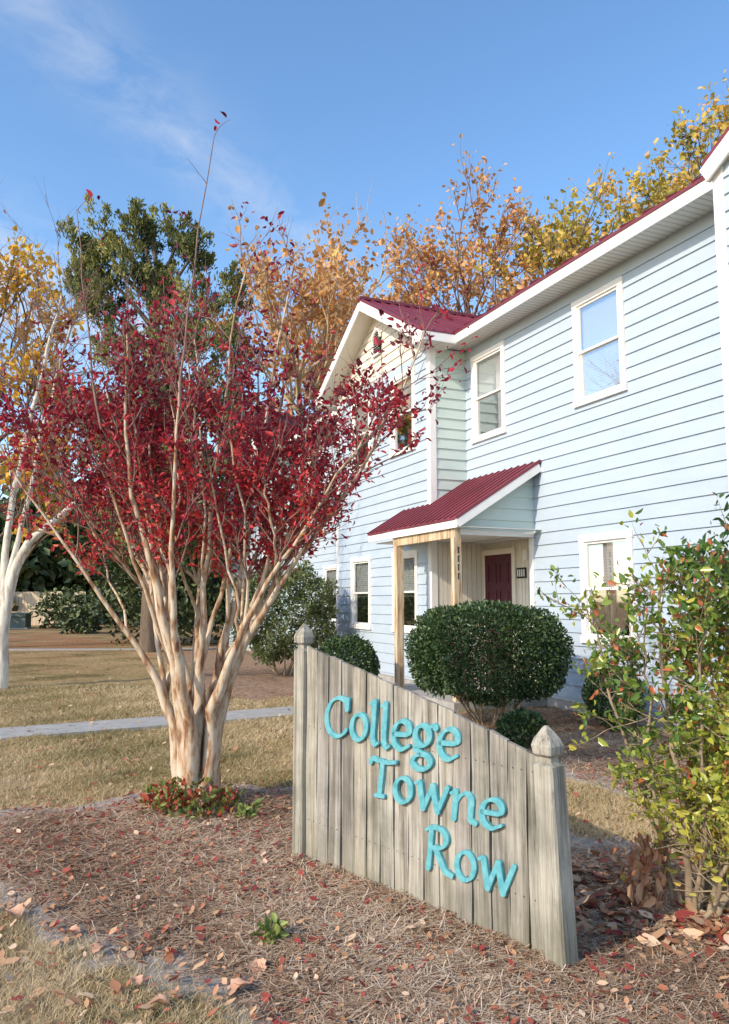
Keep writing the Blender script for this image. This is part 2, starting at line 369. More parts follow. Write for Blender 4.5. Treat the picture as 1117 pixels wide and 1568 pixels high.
def flat(x0,x1,wl,recess=None):
    hs_=[whole(c,z0,z1,x0) for (c,z0,z1,m) in wl]
    if recess: hs_.append((recess[0]-x0,recess[1]-x0,0,recess[2]))
    lapwall(walls,(x0,0),(x1,0),(0,1),.14,WT,M_BLUE,hs_)
    for (c,z0,z1,m) in wl: window(c,0,z0,z1,mode=m)
    sof.box(x0,x1,.0,.45,WT,WT+.015,M_SOFFIT)
    trim.box(x0,x1,.45,.475,6.23,6.43,M_WHITE)
flat(NB,0,[(-3.73,*UP,'full'),(-.80,*UP,'mix'),(-3.73,*LO,'mix')],(-1.95,0,2.64))
flat(4.63,10.87,[(8.36,*UP,'mix'),(5.43,*UP,'mix'),(7.0,*LO,'mix')])
BY=.753; RS=.558
def bump(x0,wl,low_near=0.14,gxs=(.5,.5),RZ=7.95,GY=1.2):
    x1=x0+4.63; xm=(x0+x1)/2
    hs_=[whole(c,z0,z1,x0) for (c,z0,z1,m) in wl]
    lapwall(walls,(x0,BY),(x1,BY),(0,1),.14,6.25,M_BLUE,hs_)
    for (c,z0,z1,m) in wl: window(c,BY,z0,z1,mode=m)
    lapwall(walls,(x0,0),(x0,BY),(-1,0),low_near,6.25,M_SHADE_GREEN)
    lapwall(walls,(x1,0),(x1,BY),(1,0),.14,6.25,M_SHADE_GREEN)
    def lim(z): hw=(RZ-.12-z)/RS; return (max(0,2.315-hw),min(4.63,2.315+hw))
    lapwall(walls,(x0,BY),(x1,BY),(0,1),6.25,RZ-.15,M_CREAM,lim=lim)
    for i in range(9):
        zz=6.82+i*.055; hw=.17 if i<6 else .17*math.sqrt(max(0,1-((i-5)/4.)**2))
        trim.poly([(xm-hw,BY+.03,zz+.045),(xm+hw,BY+.03,zz+.045),(xm+hw,BY+.075,zz),(xm-hw,BY+.075,zz)],M_WHITE)
    arc=[(xm-.2,6.78),(xm-.2,7.12)]+[(xm-.2*math.cos(t),7.12+.22*math.sin(t)) for t in np.linspace(0,math.pi,9)[1:-1]]+[(xm+.2,7.12),(xm+.2,6.78)]
    for (p,q) in zip(arc,arc[1:]+arc[:1]): trim.beam((p[0],BY+.05,p[1]),(q[0],BY+.05,q[1]),.05,.04,M_WHITE)
    trim.poly([(p[0],BY+.026,p[1]) for p in arc],M_ROOM)
    for xc,sg in ((x0,1),(x1,-1)):
        xa,xb=sorted((xc-sg*.026,xc+sg*.105)); trim.box(xa,xb,BY+.0,BY+.03,.14,6.22,M_WHITE)
        xa,xb=sorted((xc-sg*.03,xc-sg*.0)); trim.box(xa,xb,BY-.10,BY+.028,.14,6.22,M_WHITE)
    yr=.47-(RZ-6.43)/.55
    for sg in (-1,1):
        GX=gxs[0] if sg<0 else gxs[1]
        ez=RZ-RS*(2.315+GX)
        xe=xm+sg*(2.315+GX); ye=.47-(ez-6.43)/.55
        roof.slab([(xe,GY,ez),(xe,ye,ez),(xm,yr,RZ),(xm,GY,RZ)],.035,M_RED)
        y=GY-.03
        while y>yr+.1:
            if y>ye: xb_,zb_=xe,ez
            else:
                t=(ye-y)/(ye-yr); xb_=xe+(xm-xe)*t; zb_=ez+(RZ-ez)*t
            roof.beam((xm,y,RZ+.012),(xb_,y,zb_+.012),.035,.03,M_RED,side=(0,1,0)); y-=.23
        dz=.11
        trim.beam((xm,GY-.015,RZ-.035-dz),(xe,GY-.015,ez-.035-dz),.03,.19,M_WHITE,side=(0,1,0))
        sof.poly([(xm,BY,RZ-.2),(xm,GY-.03,RZ-.2),(xe,GY-.03,ez-.2),(xe,BY,ez-.2)],M_CREAM)
        xi=x0 if sg<0 else x1
        zl=ez-.18
        xa,xb=sorted((xe,xi)); trim.box(*sorted((xe,xe-sg*.03)),.476,GY-.032,zl,ez-.02,M_WHITE)
        if GX>.2:
            sof.box(xa+.01,xb-.01,.476,GY-.033,zl+.005,zl+.02,M_SOFFIT)
            trim.box(xa+.01,xb-.01,GY-.06,GY-.034,zl,ez-.04,M_WHITE)
            sof.box(xa+.01,xb-.01,BY,BY+.02,zl,ez,M_CREAM)
    roof.box(xm-.09,xm+.09,yr,GY+.01,RZ-.02,RZ+.035,M_RED)
bump(0,[(1.12,*UP,'mix'),(3.2,*UP,'mix'),(1.05,*LO,'mix'),(3.2,*LO,'mix')],2.64)
bump(NB-4.63,[(NB-1.3,*UP,'full'),(NB-3.5,*UP,'mix'),(NB-1.3,*LO,'mix'),(NB-3.5,*LO,'mix')],gxs=(.5,.08),RZ=7.66,GY=.86)
bump(10.87,[(12.1,*UP,'mix'),(14.2,*UP,'mix'),(12.1,*LO,'mix'),(14.2,*LO,'mix')])
XA,XB=NB-5.06,15.9; RY=-4.0; RZM=6.43+.55*(.48-RY)
roof.slab([(XA,.49,6.43),(XB,.49,6.43),(XB,RY,RZM),(XA,RY,RZM)],.04,M_RED)
roof.slab([(XA,RY,RZM),(XB,RY,RZM),(XB,-8.49,6.43),(XA,-8.49,6.43)],.04,M_RED)
x=XA+.02
while x<XB:
    roof.beam((x,.5,6.44),(x,RY,RZM+.012),.035,.03,M_RED,side=(1,0,0)); x+=.4
XE=NB-4.63
lapwall(walls,(XE,-8),(XE,0),(-1,0),.14,WT,M_BLUE); lapwall(walls,(15.5,-8),(15.5,0),(1,0),.14,WT,M_BLUE)
lapwall(walls,(XE,-8),(15.5,-8),(0,-1),.14,WT,M_BLUE)
for xx in (XE,15.5): walls.poly([(xx,-8,WT),(xx,.0,WT),(xx,RY,RZM-.1)],M_CREAM)
walls.box(XE+.02,15.48,-7.98,-.4,0,6.2,M_ROOM)
for a_,b_ in ((XE+.01,NB-.01),(.01,4.62),(10.88,15.49)): walls.box(a_,b_,-.41,.74,-.05,.14,M_CONC)
for a_,b_ in ((NB-.01,-2.0),(4.62,10.88)): walls.box(a_,b_,-.412,-.012,-.05,.139,M_CONC)
def vboards(mb,p0,p1,nr,z0,z1,mat,bw=.10):
    p0=np.array(p0,float); p1=np.array(p1,float); L=np.linalg.norm(p1-p0); e=(p1-p0)/L; nr=np.array(nr,float); n=max(1,int(round(L/bw)))
    for i in range(n):
        a=p0+e*(L*i/n+.005); b=p0+e*(L*(i+1)/n-.005)
        mb.slab([(*a,z1),(*b,z1),(*(b+nr*.015),z1),(*(a+nr*.015),z1)],z1-z0,mat)
    a=p0; b=p1; mb.poly([(*a,z0),(*b,z0),(*b,z1),(*a,z1)],mat)
porch=MB()
vboards(porch,(0,-.36),(0,BY-.11),(-1,0),.12,2.64,M_CREAM)
vboards(porch,(-1.95,-.36),(0,-.36),(0,1),.12,2.64,M_CREAM)
porch.box(-1.98,-1.95,-.36,.0,.12,2.64,M_CREAM)
trim.box(-2.05,-1.945,.0,.04,.14,2.64,M_WHITE)
door=MB(); dx0,dx1=-.93,-.06; dz0,dz1=.16,2.42
door.box(dx0,dx1,-.344,-.31,dz0,dz1,M_DOOR)
for cx in (dx0+.24,dx1-.24):
    for (a_,b_) in ((.22,.85),(.98,1.62),(1.75,2.1)):
        for (i0,i1,j0,j1) in ((-.14,.14,a_,a_+.02),(-.14,.14,b_-.02,b_),(-.14,-.12,a_+.02,b_-.02),(.12,.14,a_+.02,b_-.02)):
            door.box(cx+i0,cx+i1,-.312,-.296,dz0+j0,dz0+j1,M_DOOR)
door.box(dx0+.05,dx0+.09,-.31,-.25,1.15,1.19,M_CONC)
door.obj('door',house)
for (a_,b_,c_,d_) in ((dx0-.1,dx0,.12,dz1+.1),(dx1,dx1+.04,.12,dz1+.1),(dx0,dx1,dz1,dz1+.1)): trim.box(a_,b_,-.344,-.30,c_,d_,M_CREAM)
porch.box(-1.32,-1.05,-.343,-.32,1.98,2.16,M_BLACK)
for i in range(4): porch.box(-1.29+i*.06,-1.265+i*.06,-.321,-.312,2.01,2.13,M_WHITE)
porch.box(-1.5,-1.40,-.343,-.22,2.28,2.44,M_WHITE)
porch.box(-2.25,.55,-.36,1.62,-.05,.12,M_CONC)
PZ=3.82; PS=.63; PX0,PX1,PY1=-2.3,1.03,1.56
def pz(y): return PZ-PS*y
roof.slab([(PX0,.024,pz(.024)),(PX0,PY1,pz(PY1)),(PX1,PY1,pz(PY1)),(PX1,BY+.03,pz(BY+.03)),(-.03,BY+.03,pz(BY+.03)),(-.03,.024,pz(.024))],.03,M_RED)
x=PX0+.02
while x<=PX1+.01:
    y0=.03 if x<-.04 else BY+.03
    roof.beam((x,y0,pz(y0)+.010),(x,PY1+.005,pz(PY1)+.010),.03,.024,M_RED,side=(1,0,0)); x+=.195
trim.beam((PX0+.02,.03,pz(.03)-.10),(PX0+.02,PY1-.02,pz(PY1-.02)-.10),.03,.13,M_WHITE,side=(1,0,0))
trim.box(PX0+.04,PX1,PY1-.04,PY1-.012,pz(PY1)-.15,pz(PY1)-.032,M_WHITE)
trim.beam((PX1-.02,BY+.03,pz(BY)-.10),(PX1-.02,PY1-.05,pz(PY1)-.09),.03,.12,M_WHITE,side=(1,0,0))
lapwall(walls,(-2.05,0),(-2.05,1.44),(-1,0),2.66,3.8,M_SHADE_GREEN,lim=lambda z:(0.0,max(0,(PZ-.08-z)/PS)))
trim.box(-2.09,-2.03,.03,1.44,2.60,2.68,M_WHITE)
walls.poly([(-2.03,.0,2.64),(-2.03,1.44,2.64),(-2.03,1.44,pz(1.44)-.05),(-2.03,0,pz(0)-.05)],M_SHADE_GREEN)
porch.box(-2.02,PX1-.04,BY+.03,1.40,2.655,2.67,M_SOFFIT); porch.box(-2.02,-.005,.03,BY+.03,2.655,2.67,M_SOFFIT); porch.box(-1.95,-.0,-.36,.02,2.642,2.652,M_SOFFIT)
porch.box(-2.12,.05,1.40,1.50,2.55,2.72,M_POST)
porch.box(-2.12,-2.02,1.385,1.515,.12,2.55,M_POST); porch.box(-.14,-.02,1.385,1.515,.12,2.55,M_POST)
sof.box(PX0+.03,-2.12,.03,1.5,2.70,2.71,M_SOFFIT)
for i in range(4):
    z=2.36-i*.13; porch.box(-2.128,-2.121,1.435,1.452,z-.05,z+.05,M_BLACK); porch.box(-2.128,-2.121,1.425,1.4345,z+.03,z+.045,M_BLACK)
porch.box(-2.5,-2.42,.02,.07,.5,.58,M_CONC)
walls.obj('siding_walls',house); trim.obj('trim_boards',house,bevel=.004); wins.obj('windows',house); roof.obj('metal_roof',house); sof.obj('soffits',house); porch.obj('porch',house)

# ------------------------------------------------------------------ sign
def wood_mat(name,c0,c1,c2):
    m,nt,b=new_mat(name); mp=coords(nt,(34,34,1.0)); n=noise(nt,mp,1.6,10,.75); n.inputs['Distortion'].default_value=1.0
    r=ramp(nt,[(0.33,c0),(0.46,c1),(0.66,c2)]); nt.links.new(n.outputs[0],r.inputs[0])
    mp2=coords(nt,(1,1,1)); n2=noise(nt,mp2,3.5,5,.6); r2=ramp(nt,[(0.35,(.70,.70,.67)),(0.6,(1.1,1.08,1.05))]); nt.links.new(n2.outputs[0],r2.inputs[0])
    c=mixc(nt,1.0,r.outputs[0],r2.outputs[0],'MULTIPLY')
    at=nt.nodes.new('ShaderNodeAttribute'); at.attribute_name='tone'
    c=mixc(nt,1.0,c,at.outputs['Color'],'MULTIPLY')
    mp3=coords(nt,(11,11,.5)); n3=noise(nt,mp3,1.4,6,.6); r3=ramp(nt,[(0.38,(.46,.44,.41)),(0.53,(1,1,1))]); nt.links.new(n3.outputs[0],r3.inputs[0])
    c=mixc(nt,.85,c,r3.outputs[0],'MULTIPLY')
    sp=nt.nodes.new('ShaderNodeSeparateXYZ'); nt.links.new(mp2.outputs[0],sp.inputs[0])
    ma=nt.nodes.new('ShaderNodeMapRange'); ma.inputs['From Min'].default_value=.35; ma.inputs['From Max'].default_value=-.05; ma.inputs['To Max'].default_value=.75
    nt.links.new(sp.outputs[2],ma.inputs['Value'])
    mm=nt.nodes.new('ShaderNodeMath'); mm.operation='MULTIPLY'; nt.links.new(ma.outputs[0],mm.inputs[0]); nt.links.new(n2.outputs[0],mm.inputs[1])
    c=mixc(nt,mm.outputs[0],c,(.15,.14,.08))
    nt.links.new(c,b.inputs['Base Color']); b.inputs['Roughness'].default_value=.85; b.inputs['Specular IOR Level'].default_value=.15
    bp=nt.nodes.new('ShaderNodeBump'); bp.inputs['Strength'].default_value=.8; bp.inputs['Distance'].default_value=.006
    nt.links.new(n.outputs[0],bp.inputs['Height']); nt.links.new(bp.outputs[0],b.inputs['Normal'])
    return m
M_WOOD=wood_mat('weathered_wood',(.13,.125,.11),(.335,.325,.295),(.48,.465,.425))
sign=empty('wooden_sign',(-.377,5.08,0),math.atan2(-.763,.647))
SL=1.94
sb=MB(); tones=[]
def ztop(s): return float(np.interp(s,[0,.3,.82,1.31,1.87],[1.325,1.26,1.145,1.035,.885]))
nb=16; s=.055
bwid=(SL-.11)/nb
for i in range(nb):
    a_=s+i*bwid; b_=a_+bwid-.006-random.random()*.003; y0=random.uniform(-.007,.007); th=.022
    za,zb=ztop(a_)+random.uniform(-.006,.006),ztop(b_)+random.uniform(-.004,.004); n0=len(sb.v); zlo=-.03
    K=8
    for k in range(K+1):
        t=k/K
        for (xx,yy,zt) in ((a_,y0-th,za),(b_,y0-th,zb),(b_,y0,zb),(a_,y0,za)):
            j=math.sin(k*1.3+i*2.1)*.0018
            sb.v.append((xx+j,yy+j,zlo+(zt-zlo)*t))
    mi=sb.mi(M_WOOD)
    for k in range(K):
        o=n0+k*4
        for q in range(4):
            sb.f.append((o+q,o+(q+1)%4,o+4+(q+1)%4,o+4+q)); sb.m.append(mi)
    sb.f.append((n0+K*4,n0+K*4+1,n0+K*4+2,n0+K*4+3)); sb.m.append(mi)
    tn=random.uniform(.80,1.12); tones+=[(tn*1.0,tn*random.uniform(.96,1.0),tn*random.uniform(.90,1.0))]*(len(sb.v)-n0)
n0=len(sb.v)
sb.box(.05,1.9,.008,.045,.78,.87,M_WOOD); sb.box(.05,1.9,.008,.045,.22,.31,M_WOOD)
tones+=[(.8,.8,.8)]*(len(sb.v)-n0)
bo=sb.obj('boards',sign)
at=bo.data.attributes.new('tone','FLOAT_COLOR','POINT')
at.data.foreach_set('color',np.array([(*t,1) for t in tones],dtype=np.float32).ravel())
nails=MB()
for i in range(nb):
    xx=.055+(i+.5)*bwid
    for zz in (.825,.265):
        for dx in (-.025,.025):
            c_=[(xx+dx+.0035*math.cos(t),-.031,zz+.0035*math.sin(t)) for t in np.linspace(0,6.28,7)[:-1]]
            nails.poly(c_,M_ROOM)
nails.obj('nails',sign)
def post(x,y,h,hw,lean=(0,0)):
    mb=MB(); prof=[(-.1,hw),(h*.3,hw),(h*.6,hw),(h-.17,hw),(h-.155,hw*.66),(h-.135,hw*.62),(h-.12,hw*.95),(h-.085,hw*1.04),(h-.055,hw*.84),(h-.012,hw*.30),(h,hw*.12)]
    for z,r in prof:
        ox,oy=lean[0]*z/h,lean[1]*z/h
        c=.18
        for (i,j) in ((-1,-1+c),(-1+c,-1),(1-c,-1),(1,-1+c),(1,1-c),(1-c,1),(-1+c,1),(-1,1-c)): mb.v.append((x+ox+i*r,y+oy+j*r,z))
    k=mb.mi(M_WOOD)
    for i in range(len(prof)-1):
        for q in range(8): mb.f.append((i*8+q,i*8+(q+1)%8,i*8+8+(q+1)%8,i*8+8+q)); mb.m.append(k)
    o=(len(prof)-1)*8; mb.f.append(tuple(range(o,o+8))); mb.m.append(k)
    ob=mb.obj('post',sign); at=ob.data.attributes.new('tone','FLOAT_COLOR','POINT')
    at.data.foreach_set('color',np.array([(1.02,1.0,.96,1)]*len(mb.v),dtype=np.float32).ravel())
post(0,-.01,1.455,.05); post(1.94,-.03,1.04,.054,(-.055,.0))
M_TEAL=simple('letter_paint_teal',[(.3,(.07,.27,.32)),(.5,(.11,.36,.41)),(.7,(.18,.43,.47))],(1,1,1),22,.65,bump=.3)
def ell(cx,cy,rx,ry,n=12): return [(cx+rx*math.sin(t),cy+ry*math.cos(t)) for t in np.linspace(0,2*math.pi,n+1)]
GL={'C':([[(.80,.76),(.74,.94),(.48,1.0),(.2,.86),(.06,.5),(.17,.14),(.44,0),(.68,.06),(.84,.22)],[(.80,.98),(.80,.74)]],.96),
'o':([ell(.31,.34,.25,.32)],.70),
'l':([[(-.02,.98),(.1,1.03)],[(.10,1.03),(.11,.6),(.12,.16),(.2,.0),(.30,.04)]],.36),
'e':([[(.08,.33),(.32,.35),(.54,.40),(.50,.60),(.32,.67),(.13,.56),(.05,.33),(.13,.09),(.33,0),(.56,.12)]],.66),
'g':([ell(.28,.42,.21,.23),[(.17,.23),(.10,.11),(.24,.02),(.46,-.03),(.56,-.17),(.42,-.33),(.18,-.34),(.04,-.22),(.12,-.07),(.26,-.01)],[(.42,.58),(.56,.68),(.64,.64)]],.72),
'T':([[(-.02,.86),(.02,.98),(.25,.95),(.55,.95),(.80,1.0)],[(.38,.95),(.37,.5),(.36,.03)],[(.24,.0),(.50,.02)]],.80),
'w':([[(.0,.62),(.10,.64),(.18,.36),(.27,.03)],[(.27,.03),(.38,.34),(.50,.64)],[(.50,.64),(.58,.34),(.68,.03)],[(.68,.03),(.80,.34),(.92,.68)]],1.06),
'n':([[(-.02,.60),(.08,.67)],[(.10,.67),(.11,.35),(.10,.0)],[(.11,.40),(.22,.58),(.38,.67),(.52,.56),(.53,.3),(.54,.08),(.66,.02)]],.76),
'R':([[(.14,.98),(.14,.5),(.12,.0)],[(-.02,.90),(.16,1.0),(.46,.99),(.62,.80),(.50,.58),(.16,.50)],[(.30,.52),(.48,.26),(.64,.05),(.84,.0)]],.92)}
def crom(pts,m=8):
    P=np.array(pts,float)
    if len(P)==2: return np.stack([P[0]+(P[1]-P[0])*t for t in np.linspace(0,1,4)])
    closed=np.allclose(P[0],P[-1])
    Q=np.vstack([P[-2] if closed else 2*P[0]-P[1],P,P[1] if closed else 2*P[-1]-P[-2]]); out=[]
    for i in range(1,len(Q)-2):
        for t in np.linspace(0,1,m,endpoint=False):
            a,b,c,d=Q[i-1],Q[i],Q[i+1],Q[i+2]
            out.append(.5*((2*b)+(-a+c)*t+(2*a-5*b+4*c-d)*t*t+(-a+3*b-3*c+d)*t**3))
    out.append(P[-1]); return np.array(out)
def word(txt,s0,s1,zb,cap):
    mb=MB(); k=mb.mi(M_TEAL); W=sum(GL[c][1] for c in txt)-.1; sx=(s1-s0)/(W*1.0); cx=.02; ns=0
    nib=np.array([math.cos(math.radians(32)),math.sin(math.radians(32))])
    for ch in txt:
        strokes,adv=GL[ch]; dz=random.uniform(-.015,.015)
        for st_ in strokes:
            pts=crom(st_); closed=np.allclose(pts[0],pts[-1]); T=np.gradient(pts,axis=0)
            if closed: T[0]=T[-1]=pts[1]-pts[-2]
            T/=np.maximum(np.linalg.norm(T,axis=1,keepdims=True),1e-9); N=np.stack([-T[:,1],T[:,0]],1)
            wd=(.082+.088*np.abs(T[:,0]*nib[1]-T[:,1]*nib[0]))/2
            if not closed:
                pts=np.vstack([pts[0]-T[0]*wd[0]*.9,pts[0]-T[0]*wd[0]*.5,pts,pts[-1]+T[-1]*wd[-1]*.5,pts[-1]+T[-1]*wd[-1]*.9]); N=np.vstack([N[0],N[0],N,N[-1],N[-1]]); wd=np.concatenate([[wd[0]*.5,wd[0]*.85],wd,[wd[-1]*.85,wd[-1]*.5]])
            yf=-.040-ns*.0007; ns=(ns+1)%5; o=len(mb.v)
            for p,n_,w_ in zip(pts,N,wd):
                for sgn,yy in ((1,yf+.003),(.86,yf),(-.86,yf),(-1,yf+.003),(-1,-.02),(1,-.02)):
                    q=p+n_*w_*sgn; xx=(cx+q[0]+q[1]*.10)*sx; mb.v.append((s0+xx,yy,zb+(q[1]+dz)*cap))
            for i in range(len(pts)-1):
                a=o+i*6
                for q in range(6): mb.f.append((a+q,a+(q+1)%6,a+6+(q+1)%6,a+6+q)); mb.m.append(k)
            if not closed:
                mb.f.append(tuple(o+q for q in range(6))); mb.m.append(k); e_=o+(len(pts)-1)*6; mb.f.append(tuple(e_+q for q in range(6))); mb.m.append(k)
        cx+=adv
    mb.obj('lettering_'+txt.lower(),sign)
word('College',.24,1.335,.80,.225); word('Towne',.66,1.61,.525,.20); word('Row',1.10,1.68,.245,.205)

# ------------------------------------------------------------------ crepe myrtle
M_MBARK=simple('crepe_myrtle_bark',[(.36,(.19,.095,.05)),(.45,(.40,.25,.15)),(.52,(.52,.42,.31)),(.68,(.66,.56,.45))],(6,6,1.6),2.6,.75,bump=.6)
M_TWIG=simple('twig_bark',[(.3,(.15,.08,.07)),(.7,(.30,.20,.16))],(1,1,1),8,.8)
M_MLEAF=leaf_mat('crepe_myrtle_leaves',[(0,(.13,.016,.035)),(.35,(.31,.028,.05)),(.62,(.55,.04,.06)),(.85,(.70,.075,.07)),(1,(.66,.26,.09))],.42)
bx0,Y0=-1.3,6.27
tree=empty('crepe_myrtle_tree',(bx0,Y0,0)); lines=[];tw=[];tips=[]
main=[[(-1.42,Y0,-.03),(-1.45,Y0,.55),(-1.66,6.2,1.1),(-2.0,6.1,1.6),(-2.45,6.0,2.2),(-2.8,5.9,2.8)],
[(-1.40,6.34,-.03),(-1.41,6.36,.65),(-1.60,6.5,1.3),(-1.9,6.6,2.1),(-2.2,6.7,3.0),(-2.3,6.8,3.6)],
[(-1.37,6.2,-.03),(-1.38,6.18,.7),(-1.50,6.0,1.4),(-1.7,5.8,2.2),(-1.8,5.7,3.0),(-1.78,5.7,3.6)],
[(-1.33,6.36,-.03),(-1.34,6.4,.7),(-1.42,6.7,1.4),(-1.4,6.9,2.3),(-1.5,7.0,3.2),(-1.55,7.0,4.0)],
[(-1.30,6.2,-.03),(-1.29,6.16,.7),(-1.24,6.1,1.4),(-1.18,6.0,2.3),(-1.1,5.9,3.2),(-.95,5.9,4.2)],
[(-1.26,Y0,-.03),(-1.24,6.3,.7),(-1.10,6.4,1.4),(-.95,6.5,2.2),(-.83,6.5,3.2),(-.62,6.5,4.5)],
[(-1.21,6.25,-.03),(-1.18,6.2,.6),(-.98,6.1,1.2),(-.6,6.0,1.8),(-.15,5.9,2.4),(.2,5.85,3.0),(.47,5.8,3.65)],
[(-1.23,6.36,-.03),(-1.18,6.4,.65),(-1.00,6.6,1.3),(-.75,6.8,1.8),(-.4,7.0,2.35),(-.1,7.1,2.9)],
[(-1.35,6.40,-.03),(-1.38,6.5,.7),(-1.7,6.9,1.4),(-2.1,7.1,2.1),(-2.5,7.2,2.7),(-2.7,7.2,3.2)],
[(-1.3,6.17,.0),(-1.32,6.1,.6),(-1.4,5.8,1.3),(-1.38,5.6,2.0),(-1.35,5.5,2.8),(-1.35,5.5,3.3)],
[(-1.22,6.2,-.03),(-1.18,6.14,.7),(-1.00,5.95,1.25),(-.72,5.8,1.75),(-.35,5.7,2.25),(.05,5.6,2.9)]]
def twigs_on(ln,rd,zmin,rate,L0,L1):
    for i in range(2,len(ln)):
        if ln[i][2]<zmin: continue
        for c in range(rate+(1 if i>=len(ln)-2 else 0)):
            d=ln[i]-ln[i-1]; d/=np.linalg.norm(d); sd=np.cross(d,runit(1)[0]); sd/=np.linalg.norm(sd)
            nd=d*.7+sd*.7+np.array([0,0,.3])
            grow(tw,tips,ln[i],nd,RNG.uniform(L0,L1),min(rd[i]*.4+.002,.008),1,2,.75,.3,(3,5),.62,.12,.2)
for mi_,pts in enumerate(main):
    P=np.array([(x-bx0,y-Y0,z) for x,y,z in pts]); r0=RNG.uniform(.056,.070)
    rad=[r0*1.25,r0*.90,r0*.44,r0*.29,r0*.17,.006]
    ln,rd=smooth_line(P,rad,18,.012); lines.append((ln,rd)); twigs_on(ln,rd,1.72,2 if mi_ in (6,7,10) else 1,.28,.55)
    for q in range(3):
        i=RNG.integers(5,9); p=ln[i]; az=RNG.random()*6.28; rr_=RNG.uniform(.3,1)
        tgt=np.array([-.35+1.15*rr_*math.cos(az),.0+1.0*rr_*math.sin(az),RNG.uniform(2.7,3.8)-.5*rr_])
        tgt[0]=.5*tgt[0]+.5*(ln[-1][0]+RNG.normal()*.35)
        m1=p*.6+tgt*.4+np.array([0,0,-.02])+RNG.normal(size=3)*.05; m2=p*.3+tgt*.7+RNG.normal(size=3)*.05
        l2,r2=smooth_line([p,m1,m2,tgt],[rd[i]*.58,rd[i]*.40,.009,.004],12,.012); lines.append((l2,r2)); twigs_on(l2,r2,1.72,1,.25,.5)
for q in range(11):
    x=RNG.uniform(-2.3,-.5)-bx0; y=RNG.normal()*.4; l2,r2=smooth_line([(x*.8,y,2.8),(x,y,3.5),(x+RNG.normal()*.12,y,RNG.uniform(3.9,4.6))],[.009,.006,.003],8,.012); tw.append((l2,r2))
    for i in range(2,8): grow(tw,tips,l2[i],np.array([RNG.normal(),RNG.normal(),1.2]),.2,.003,1,1,.5,.2,(1,2),.6,.12,.3)
tubes('stems',lines,M_MBARK,tree,9); tubes('twigs',tw,M_TWIG,tree,4)
tips=np.array(tips); tz=tips[:,2]; tx=tips[:,0]+bx0
keep=RNG.random(len(tips))<np.where(tz>3.8,.18,np.where(tz>3.3,.42,.9))*np.where(tz<1.6,.3,1)*np.where(np.sin(tips[:,0]*4.3+1)*np.sin(tz*5.1)*np.cos(tips[:,1]*4)>.2,.35,1)
tp=tips[keep]
if len(tp)>14000: tp=tp[RNG.choice(len(tp),14000,replace=False)]
reps=3
P=np.repeat(tp[:,:3],reps,0)+RNG.normal(size=(len(tp)*reps,3))*.03
D=np.repeat(tp[:,3:],reps,0)*.5+runit(len(P))*.9+[0,0,-.15]
rr=np.clip(RNG.random(len(P))*.66+.42*np.clip(1-(P[:,2]-1.6)/1.7,0,1)+.08*np.sin(P[:,0]*6+P[:,2]*4),0,1)
leaves('leaves',P,D,.047,M_MLEAF,tree,w=.5,rnd=rr)
M_SUCK=leaf_mat('sucker_leaves',[(0,(.10,.14,.03)),(.4,(.20,.24,.05)),(.6,(.35,.05,.04)),(1,(.45,.10,.05))],.3)
n=620; an=RNG.random(n)*6.28; q=RNG.random(n)**.6*.38
P=np.stack([np.cos(an)*q-.02,np.sin(an)*q*.7-.18,RNG.random(n)*.30*(1-q*1.4)+.02],1)
leaves('sucker_leaves',P,runit(n)+[0,0,.5],.055,M_SUCK,tree)

M_PALE=simple('pale_bark',[(.34,(.36,.30,.24)),(.6,(.72,.68,.60))],(6,6,1.2),2.2,.7,bump=.3)
bx,by=-6.65,14.6
st=[([(bx,by,-.05),(bx+.0,by,1.2),(bx+.1,by,2.3),(bx+.6,by-.1,2.9),(bx+1.3,by-.2,3.3),(bx+1.9,by-.3,4.2)],.13),
([(bx+.02,by,1.2),(bx-.1,by,2.6),(bx+.1,by+.2,4.5),(bx+.5,by+.2,6.4),(bx+.7,by+.2,7.6)],.08),
([(bx+.02,by,1.8),(bx+.3,by,3.2),(bx+.8,by-.4,5.2),(bx+1.2,by-.5,6.7)],.06),
([(bx-.02,by,1.6),(bx-.6,by,3.2),(bx-.9,by-.4,5.2),(bx-.7,by-.5,7.2)],.06)]
e=empty('bare_crepe_myrtle_tree',(bx,by,0)); lines=[];tw=[];tips=[]
for pts,r in st:
    P=np.array([(x-bx,y-by,z) for x,y,z in pts]); ln,rd=smooth_line(P,np.linspace(1,.25,len(pts))*r,14,.02); lines.append((ln,rd))
    for i in range(6,14):
        for c in range(3):
            if ln[i][2]<2.6: continue
            grow(tw,tips,ln[i],runit(1)[0]*.8+[0,0,.5],RNG.uniform(.8,1.4),min(rd[i]*.3+.003,.014),1,3,.6,.2,(2,4),.65,.1,.3)
tubes('trunk',lines,M_PALE,e,9); tubes('twigs',tw,M_TWIG,e,4)
tips=np.array(tips); k=(RNG.random(len(tips))<np.where(tips[:,2]<4.3,.35,.03)); P=tips[k][:,:3]
leaves('leaves',P,runit(len(P)),.08,M_MLEAF,e)

